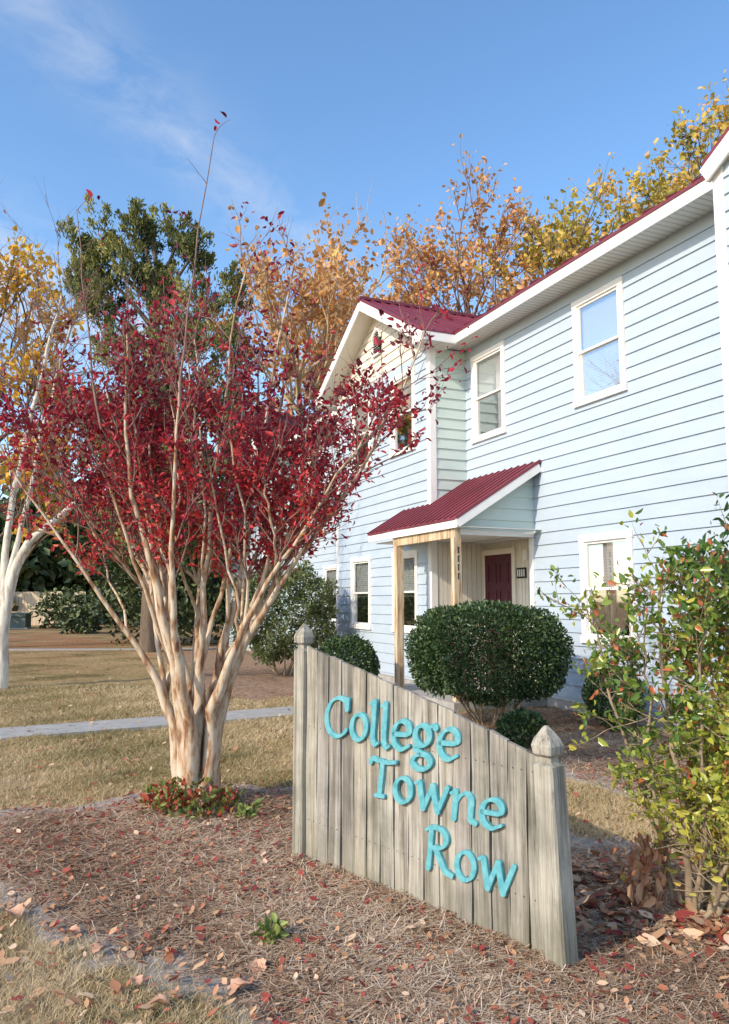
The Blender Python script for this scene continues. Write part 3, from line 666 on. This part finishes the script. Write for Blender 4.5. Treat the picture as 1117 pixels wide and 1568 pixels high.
# ------------------------------------------------------------------ cedar (clumps of upright plumes)
M_BARK=simple('dark_bark',[(.3,(.09,.065,.045)),(.7,(.20,.15,.11))],(6,6,1),2,.9,bump=.5)
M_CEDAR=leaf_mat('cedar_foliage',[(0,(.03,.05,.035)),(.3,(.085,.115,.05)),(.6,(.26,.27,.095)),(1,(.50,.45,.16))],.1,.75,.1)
ce=empty('cedar_tree',(-6.8,25,0))
L=[(212,340,16),(205,368,26),(165,372,24),(112,380,24),(262,365,26),(135,415,36),(205,415,38),(288,388,30),(235,450,48),(150,470,40),(305,470,34),(355,450,20),(118,445,26),(270,525,50),(345,535,32),(185,545,52),(250,615,68),(335,615,42),(200,700,75),(300,720,70),(240,800,70),(150,640,50)]
Pa=[];Da=[];Ra=[]; cl_=[]
for (px,py,rp) in L:
    v=(784-py)/1200; cz=1.6+25*(.113+.9936*v)/(.9936-.113*v); cx=(px-235)*.0212; r=rp*.0212; cl_.append((cx,cz,r))
    for s_ in range(int(13+r*r*26)):
        u=runit(1)[0]; rad=RNG.uniform(.35,1.0); c=np.array([cx,RNG.normal()*.8,cz])+u*r*[1,1,.9]*rad
        m=95; t=RNG.random(m)**.7; ax=np.array([u[0]*.6,u[1]*.6,.9]); ax/=np.linalg.norm(ax); Lp=RNG.uniform(.40,.65)
        q=ax*(t[:,None]*Lp)+RNG.normal(size=(m,3))*(.17*(1.08-t))[:,None]
        sun_side=-.10*u[0]-.12*u[1]  # plumes facing the sun get a lighter colour
        Pa.append(c+q-ax*.3); Da.append(ax+runit(m)*.6); Ra.append(np.clip(.20+.45*t*rad+.18*rad+sun_side+RNG.normal(size=m)*.10+RNG.normal()*.10,0,1))  # yellow tips; inner shade of each clump put into the colour as darkening
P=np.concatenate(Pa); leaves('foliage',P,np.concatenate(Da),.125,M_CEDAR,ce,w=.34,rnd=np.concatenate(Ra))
lines=[(np.array([(0,0,-.1),(0.05,0,4),(-.1,0,8),(-.2,0,11),(-.5,0,13.4)]),np.array([.32,.27,.2,.12,.04]))]
for (cx,cz,r) in cl_: lines.append((np.array([(0,0,max(1,cz-2.2)),(cx*.5,0,cz-.9),(cx,0,cz)]),np.array([.1,.06,.03])))
tubes('trunk',lines,M_BARK,ce,7)

# ------------------------------------------------------------------ deciduous background trees
M_ORB=simple('pale_yellow_bark',[(.3,(.42,.31,.17)),(.7,(.62,.49,.31))],(3,3,1),2,.8)  # pale yellow trunk bark
def decid(name,x,y,h,cr,mat,bark,leafsz=.2,dens=1.0,lv=4,up=.3,zb=.35,topbare=.93,n0=8,r=.22,maxl=16000):
    e=empty(name,(x,y,0)); lines=[];tips=[]
    tr=np.array([(0,0,-.2),(RNG.normal()*.1,0,h*.25),(RNG.normal()*.2,0,h*.5),(RNG.normal()*.2,0,h*.76)])
    ln,rd=smooth_line(tr,[r,r*.8,r*.55,r*.25],10,.03); lines.append((ln,rd))
    for i in range(n0*2):
        t=zb/.76+(1-zb/.76)*(i+RNG.random())/(n0*2); k=min(int(t*9),8); p=ln[k]
        a=i*2.4+RNG.random(); el=.3+.6*t
        d=np.array([math.cos(a)*(1.3-el*.6),math.sin(a)*(1.3-el*.6),el])
        grow(lines,tips,p,d,cr*.58*RNG.uniform(.85,1.15),r*.30,1,lv,.6,up,(3,4),.66,.13,.35)
    T=np.array(tips)
    pk=np.clip(1-np.maximum(0,(T[:,2]/h-topbare)*6),.12,1)*dens*np.where(np.sin(T[:,0]*2.1+1)*np.sin(T[:,2]*1.9)*np.cos(T[:,1]*1.7)>.25,.4,1); T=T[RNG.random(len(T))<pk]
    if len(T)>maxl//2: T=T[RNG.choice(len(T),maxl//2,replace=False)]
    tubes('branches',lines,bark,e,5)
    P=np.repeat(T[:,:3],2,0)+RNG.normal(size=(len(T)*2,3))*.16
    tone=.5+.25*np.sin(P[:,0]*1.7+P[:,2]*1.3)+.15*np.sin(P[:,1]*2.3-P[:,2]*2)+RNG.normal(size=len(P))*.16
    leaves('leaves',P,runit(len(P))+[0,0,-.2],leafsz,mat,e,w=.7,rnd=np.clip(tone,0,1))
M_OR=leaf_mat('orange_leaves',[(0,(.40,.22,.08)),(.4,(.66,.34,.12)),(.75,(.76,.43,.20)),(1,(.72,.54,.18))],.35)
M_YG=leaf_mat('yellow_green_leaves',[(0,(.22,.22,.06)),(.4,(.50,.40,.07)),(.7,(.72,.50,.10)),(1,(.74,.42,.15))],.35)
M_YE=leaf_mat('golden_leaves',[(0,(.46,.28,.04)),(.5,(.78,.45,.05)),(1,(.82,.54,.09))],.35)
M_DG=leaf_mat('evergreen_leaves',[(0,(.03,.045,.02)),(.5,(.07,.10,.035)),(1,(.14,.17,.06))],0)
decid('autumn_oak_tree',-2.6,31,15.6,6.2,M_OR,M_ORB,.22,1,r=.30,maxl=30000)
decid('autumn_oak_tree.001',5.0,34,19.8,5.6,M_OR,M_TWIG,.20,1,zb=.5,maxl=24000)
decid('autumn_maple_tree',10.0,31,19.3,6.2,M_YG,M_BARK,.22,1,zb=.45,maxl=30000)
decid('autumn_maple_tree.001',14.6,32,23.0,6.2,M_YG,M_BARK,.22,1,zb=.5,maxl=26000)
decid('golden_maple_tree',-13.0,27,13.5,5.2,M_YE,M_BARK,.22,1.0,zb=.25,maxl=20000)
decid('autumn_oak_tree.002',-.2,37,15.5,6.0,M_OR,M_ORB,.24,.9,zb=.4,maxl=18000)
def mass(name,cs,sz,mat,per=700):
    Pa=[];R=[]
    for (x,y,z,r,rz) in cs:
        n=int(per*r*r/4); u=runit(n); q=RNG.uniform(.55,1.05,size=(n,1)); bump_=1+.22*np.sin(u[:,:1]*7+x)+.18*np.sin(u[:,2:]*9+y)
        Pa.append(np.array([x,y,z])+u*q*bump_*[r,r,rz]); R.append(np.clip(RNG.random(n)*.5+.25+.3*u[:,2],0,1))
    P=np.concatenate(Pa); R=np.concatenate(R); k=P[:,2]>0; P=P[k];R=R[k]
    return leaves(name,P,runit(len(P)),sz,mat,None,w=.6,rnd=R)
mass('evergreen_holly_tree',[(-7.2,29,2.4,2.2,2.6),(-5.2,29.5,2.8,2.2,3),(-9,31,2.6,2.0,2.4)],.2,M_DG,2800)
cs=[(x+RNG.normal()*3,62+RNG.normal()*6,3+RNG.random()*2,4+RNG.random()*2,4+RNG.random()*2.5) for x in np.arange(-70,60,5)]
mass('distant_trees',cs,.75,M_DG,900)
mass('distant_autumn_trees',[(x+RNG.normal()*3,75+RNG.normal()*5,5,4.5,5.5+RNG.random()*2) for x in np.arange(-60,60,11)],.75,M_OR,700)
mass('distant_hedge',[(-13.9,39,.6,1.1,.8),(-17.2,46,1.1,1.6,1.3),(-11.5,45,1.3,2.0,1.6),(-25,42,2.0,2.2,2.6)],.25,M_DG,2200)
fb=MB(); M_FENCE=simple('pine_fence',[(.3,(.56,.44,.30)),(.7,(.70,.58,.42))],(8,8,.5),2,.8)
for i in range(25): x=-23.4+i*.2; fb.box(x,x+.185,52,52.03,0,2.2+random.uniform(-.02,.02),M_FENCE)
for z in (.4,1.7): fb.box(-23.4,-18.42,52.03,52.08,z,z+.09,M_FENCE)
fb.obj('wooden_fence')
ub=MB(); M_UG=simple('utility_green',[(.3,(.10,.13,.11)),(.7,(.14,.17,.14))],(1,1,1),3,.5)
ub.box(-20.5,-19.5,45.5,46.3,.06,.75,M_UG); ub.slab([(-20.54,45.4,.86),(-19.46,45.4,.86),(-19.46,46.34,.92),(-20.54,46.34,.92)],.16,M_UG); ub.box(-20.7,-19.3,45.3,46.5,-.05,.06,M_CONC); ub.obj('utility_box',bevel=.02)

# ------------------------------------------------------------------ shrubs
M_BOX=leaf_mat('boxwood_leaves',[(0,(.018,.042,.018)),(.5,(.05,.095,.032)),(.85,(.10,.17,.05)),(1,(.24,.24,.08))],.2,.35,.5)
M_SHB=simple('shrub_bark',[(.35,(.17,.13,.09)),(.65,(.36,.28,.19))],(6,6,2),3,.85,bump=.4)
def topiary(name,x,y,zc,rx,rz,n,sz=.035,zlow=.3,mat=None,power=2.6,stem=True,rough=.05,rot=0):
    e=empty(name,(x,y,0),rot); u=runit(n)
    pw=(np.abs(u/np.array([1,1,1]))**power).sum(1)**(-1/power); q=RNG.uniform(.80,1.02,size=n)
    q=q*(1+rough*np.sin(u[:,0]*8+x)*np.sin(u[:,2]*7+1)+rough*.6*np.sin(u[:,1]*15)*np.sin(u[:,0]*17+u[:,2]*13))
    P=u*(pw*q)[:,None]*[rx,rx,rz]+[0,0,zc]
    k=(P[:,2]>zlow+.12*np.sin(u[:,0]*9)+.1*RNG.random(n)); P=P[k];u=u[k]
    leaves('leaves',P,u*.7+runit(len(P))*.8,sz,mat or M_BOX,e,w=.6,rnd=np.clip(RNG.normal(size=len(P))*.2+.5,0,1))
    if stem:
        lines=[];t=[]
        for i in range(11):
            a=RNG.random()*6.28; grow(lines,t,np.array([math.cos(a)*.12,math.sin(a)*.1,-.03]),np.array([math.cos(a)*.6,math.sin(a)*.6,.9]),zc*.75,.018,1,3,.6,.2,(3,4),.65,.1,.4)
        L2=[l for l in lines if ((l[0][-1][0]/rx)**2+(l[0][-1][1]/rx)**2+((l[0][-1][2]-zc)/rz)**2)<.8 or l[0][-1][2]<zc-.2]
        tubes('stems',L2,M_SHB,e,5)
topiary('boxwood_shrub',1.60,10.4,.93,.93,.62,34000,.042,.34,power=3.0,rough=.03,rot=.35)
topiary('boxwood_shrub.001',-.3,13.0,.52,.50,.5,10000,.045,.0,stem=False,power=2.2)
topiary('boxwood_shrub.002',3.1,9.95,.42,.34,.36,7000,.035,.05,stem=False,power=2.2)
topiary('boxwood_shrub.003',1.75,8.9,.18,.26,.2,2500,.045,.0,stem=False,power=2)
M_LOOSE=leaf_mat('loose_shrub_leaves',[(0,(.04,.065,.03)),(.5,(.13,.17,.06)),(1,(.34,.34,.14))],.3)
topiary('broadleaf_shrub',-1.75,17.2,1.3,1.05,1.0,15000,.065,.25,mat=M_LOOSE,power=2,rough=.2)

M_SH=leaf_mat('yellowing_shrub_leaves',[(0,(.045,.10,.03)),(.3,(.10,.20,.04)),(.5,(.27,.36,.07)),(.7,(.54,.53,.09)),(.93,(.70,.58,.12)),(1,(.58,.18,.08))],.38,.25,.6)
e=empty('yellowing_shrub',(1.64,4.15,0)); lines=[];tips=[]
mains=[([(0,0,-.03),(.02,.03,.4),(-.02,.1,.9),(-.05,.1,1.4),(-.05,.1,1.7)],.022),([(.05,.05,-.03),(.15,.1,.5),(.2,.2,1.0),(.22,.2,1.5),(.3,.2,1.85)],.022),
([(.1,-.05,-.03),(.3,-.05,.35),(.42,0,.8),(.5,0,1.3),(.5,0,1.7)],.02),([(-.03,.1,-.03),(-.12,.25,.6),(-.24,.35,1.0),(-.32,.35,1.35),(-.36,.35,1.55)],.013),
([(.1,.1,-.03),(.35,.3,.5),(.6,.4,1.0),(.7,.4,1.5),(.75,.4,1.9)],.02),([(.0,-.1,-.03),(.1,-.2,.3),(.22,-.25,.7),(.3,-.25,1.1)],.014),
([(.08,.0,-.03),(.2,.0,.5),(.32,.05,1.0),(.36,.1,1.5),(.40,.1,1.9)],.018),([(.02,.0,-.03),(.08,-.1,.4),(.06,-.05,.9),(.1,-.05,1.4),(.13,-.05,1.65)],.015),([(-.02,.05,-.03),(-.08,.1,.4),(-.14,.12,.8),(-.12,.12,1.2),(-.15,.1,1.45)],.013),
([(.1,.1,-.03),(.3,.3,.4),(.38,.4,.9),(.45,.4,1.4),(.5,.4,1.8)],.018)]
for pts,r in mains:
    ln,rd=smooth_line(pts,np.linspace(1,.3,len(pts))*r,14,.012); lines.append((ln,rd))
    for i in range(2,14):
        for c in range(3):
            grow(lines,tips,ln[i],runit(1)[0]+[0,0,.35],RNG.uniform(.12,.26),min(rd[i]*.35+.001,.005),1,2,.7,.2,(2,4),.7,.1,.3)
tubes('stems',lines,M_SHB,e,7)
T=np.array(tips); keep=(T[:,0]<1.1)&(RNG.random(len(T))<np.where((T[:,2]<.5)&(T[:,0]<0.12),.12,np.where(T[:,0]<.0,.42,.9))); T=T[keep]
P=np.repeat(T[:,:3],3,0)+RNG.normal(size=(len(T)*3,3))*.022; D=np.repeat(T[:,3:],3,0)*.5+runit(len(P))*.8+[0,0,.15]
rr=.50+.22*np.sin(P[:,0]*5+2.5)*np.cos(P[:,2]*3.2)+.26*np.clip((1.25-P[:,2])*1.1,-.9,.7)+RNG.normal(size=len(P))*.13
k=RNG.random(len(P))<np.where(P[:,2]>1.1,.10,.04); rr=np.clip(rr,0,.95); rr[k]=1
leaves('leaves',P,D,.044,M_SH,e,w=.55,rnd=rr,fold=.1,curl=.12)
M_LIT=leaf_mat('fallen_leaves',[(0,(.12,.035,.035)),(.35,(.34,.055,.05)),(.6,(.42,.19,.10)),(.8,(.58,.35,.20)),(1,(.70,.51,.36))],.1,.7,.2)
n=110; P=np.stack([-.20+RNG.normal(size=n)*.05,.1+RNG.normal(size=n)*.08,.04+RNG.random(n)*.36],1)
leaves('withered_leaves',P,runit(n)*.7+[0,0,-.8],.06,M_LIT,e,rnd=np.clip(.66+RNG.normal(size=n)*.08,0,1))

# ------------------------------------------------------------------ grass, straw, litter
M_GRASS=leaf_mat('grass_blades',[(0,(.17,.17,.07)),(.25,(.32,.27,.13)),(.5,(.50,.39,.22)),(1,(.68,.55,.36))],.2,.8,.1)
N=330000
yy=3.0*(15/3.0)**RNG.random(N); xx=(RNG.random(N)*1.25-.62)*yy
P=np.stack([xx,yy],1); b_=bedd(P); rel=P-C; lb=rel@nv
pa=np.array([-4.4,9.62]); pb=H(-1.1,1.65); ed=(pb-pa)/np.linalg.norm(pb-pa); pdst=np.abs((P-pa)@np.array([-ed[1],ed[0]]))
ok=(b_<.0-.16*RNG.random(N))&(pdst>.37+.05*np.sin(P[:,0]*7))&(lb>.3)&(RNG.random(N)<.45+.55*(np.sin(P[:,0]*3.1+1)*np.sin(P[:,1]*2.3)>-.4))
P=P[ok]; n=len(P); z=gz(P); hgt=(.022+.022*RNG.random(n))*(1+.03*P[:,1]); wd=.0022*(1+.22*P[:,1])*.6
a=RNG.random(n)*6.28; ln=RNG.normal(size=(n,2))*.9*hgt[:,None]
dx=np.stack([np.cos(a),np.sin(a)],1)*wd[:,None]
V=np.stack([np.column_stack([P-dx,z]),np.column_stack([P+dx,z]),np.column_stack([P+ln,z+hgt])],1).reshape(-1,3)
tone=np.clip(.54+.22*np.sin(P[:,0]*1.3+P[:,1]*.9)+.15*np.sin(P[:,0]*4.1-P[:,1]*3.3)+RNG.normal(size=n)*.2,0,1)
fast_mesh('lawn_grass',V,np.arange(n*3).reshape(-1,3),M_GRASS,np.repeat(tone,3))
M_STRAW=leaf_mat('pine_straw_needles',[(0,(.12,.07,.05)),(.4,(.34,.22,.14)),(.7,(.55,.40,.27)),(1,(.70,.57,.44))],.0,.8,.1)
N=150000
yy=3.0*(13/3.0)**RNG.random(N); xx=(RNG.random(N)*1.25-.62)*yy; P=np.stack([xx,yy],1); b_=bedd(P)
rel=P-C; patch=np.sin(P[:,0]*2.7+P[:,1]*1.9+.5)*np.sin(P[:,0]*1.1-P[:,1]*2.9)
ok=(b_>-.02+.25*RNG.random(N))&((rel@nv)>.05)&(RNG.random(N)<.75+.6*(patch>-.3)); P=P[ok]; b_=b_[ok]; n=len(P)
z=gz(P)+np.clip(b_,0,.5)*.05*(P[:,1]<8)+.002+RNG.random(n)*.022
a=RNG.random(n)*6.28; l=(.04+.06*RNG.random(n)); wd=.0009*(1+.22*P[:,1]); d=np.stack([np.cos(a),np.sin(a)],1); s_=np.stack([-d[:,1],d[:,0]],1)*wd[:,None]; tl=RNG.normal(size=n)*.010
V=np.stack([np.column_stack([P-d*l[:,None]-s_,z-tl]),np.column_stack([P-d*l[:,None]+s_,z-tl]),np.column_stack([P+d*l[:,None]+s_,z+tl]),np.column_stack([P+d*l[:,None]-s_,z+tl])],1).reshape(-1,3)
fast_mesh('pine_straw_mulch',V,np.arange(n*4).reshape(-1,4),M_STRAW,np.repeat(np.clip(.55+RNG.normal(size=n)*.25+.15*np.sin(P[:,0]*3+P[:,1]*2),0,1),4))
def litter(name,N,size,cond,red,ymax=14):
    yy=3.0*(ymax/3.0)**RNG.random(N); xx=(RNG.random(N)*1.25-.62)*yy; P=np.stack([xx,yy],1); b_=bedd(P); rel=P-C
    ok=cond(P,b_)&((rel@nv)>.1); P=P[ok]; b_=b_[ok]; n=len(P)
    z=gz(P)+np.clip(b_,0,.5)*.05*(P[:,1]<8)+.012+RNG.random(n)*.02
    a=RNG.random(n)*6.28; D=np.stack([np.cos(a),np.sin(a),RNG.normal(size=n)*.3],1)
    S=np.stack([-np.sin(a),np.cos(a),RNG.normal(size=n)*.35],1)
    leaves(name,np.column_stack([P,z]),D,size,M_LIT,None,w=.6,fold=.12,curl=-.15,rnd=np.clip(red+RNG.normal(size=n)*.22,0,1),svar=.35,side=np.cross(D,S))
litter('fallen_leaves_on_bed',9000,.035,lambda P,b:(b>-.05),.58)
litter('fallen_red_leaves',9000,.033,lambda P,b:(b>-.3)&(np.hypot(P[:,0]+1.3,P[:,1]-5.9)<.6+1.3*RNG.random(len(P))),.35,9)
litter('fallen_leaves_on_lawn',4200,.05,lambda P,b:(b<.05),.75,27)
litter('fallen_leaves_by_shrub',7000,.075,lambda P,b:(np.hypot(P[:,0]-1.55,P[:,1]-4.4)<.55+.25*RNG.random(len(P))),.7,6)
M_BIG=simple('large_dry_leaf',[(.3,(.48,.25,.15)),(.7,(.68,.42,.29))],(1,1,1),14,.7)
def bigleaf(i,x,y,s,a,mat):
    mb=MB(); n=10; rows=[]
    prof=[.05,.35,.8,.7,1.0,.75,.85,.5,.3,.04]
    for k in range(n):
        t=k/(n-1); hw=prof[k]*.42
        r=[]
        for j in range(-2,3):
            u=j/2; r.append(len(mb.v)); mb.v.append(((t-.5)*s,u*hw*s,.012+s*(.22*u*u*hw*2+.10*math.sin(t*3.1)+.04*math.sin(t*9+u*3))))
        rows.append(r)
    for p,q in zip(rows[:-1],rows[1:]):
        for j in range(4): mb.f.append((p[j],p[j+1],q[j+1],q[j])); mb.m.append(mb.mi(mat))
    ob=mb.obj('fallen_sycamore_leaf',smooth=True); ob.location=(x,y,float(gz(np.array([[x,y]]))[0])+.012); ob.rotation_euler=(RNG.normal()*.15,RNG.normal()*.15,a)
for i,(x,y,s,a) in enumerate([(-.51,3.42,.12,.6),(-.46,3.6,.10,2.0),(-.80,3.25,.10,.2),(-1.93,4.25,.14,.3),(-1.78,4.18,.12,2.6),(-2.1,4.45,.10,1.4),(-1.2,3.75,.08,1),(-1.4,3.95,.09,3),(.02,3.7,.05,1),(.75,3.75,.06,2),(1.25,3.95,.07,.4),(-.95,3.45,.07,2.2)]): bigleaf(i,x,y,s,a,M_BIG)
M_WEED=leaf_mat('weed_leaves',[(0,(.10,.17,.04)),(1,(.36,.42,.12))],.3)
for nm,x,y,n,s_ in (('weed_plant',-.44,3.83,60,.05),('weed_plant.001',-.85,5.9,60,.05)):
    we=empty(nm,(x,y,0)); P=np.stack([RNG.normal(size=n)*.03,RNG.normal(size=n)*.03,.01+RNG.random(n)*.11],1); leaves('leaves',P,runit(n)+[0,0,.4],s_,M_WEED,we)
    tubes('stem',[(np.array([(0,0,-.02),(.01,0,.06),(0,.01,.12)]),np.array([.003,.003,.001]))],M_SHB,we)
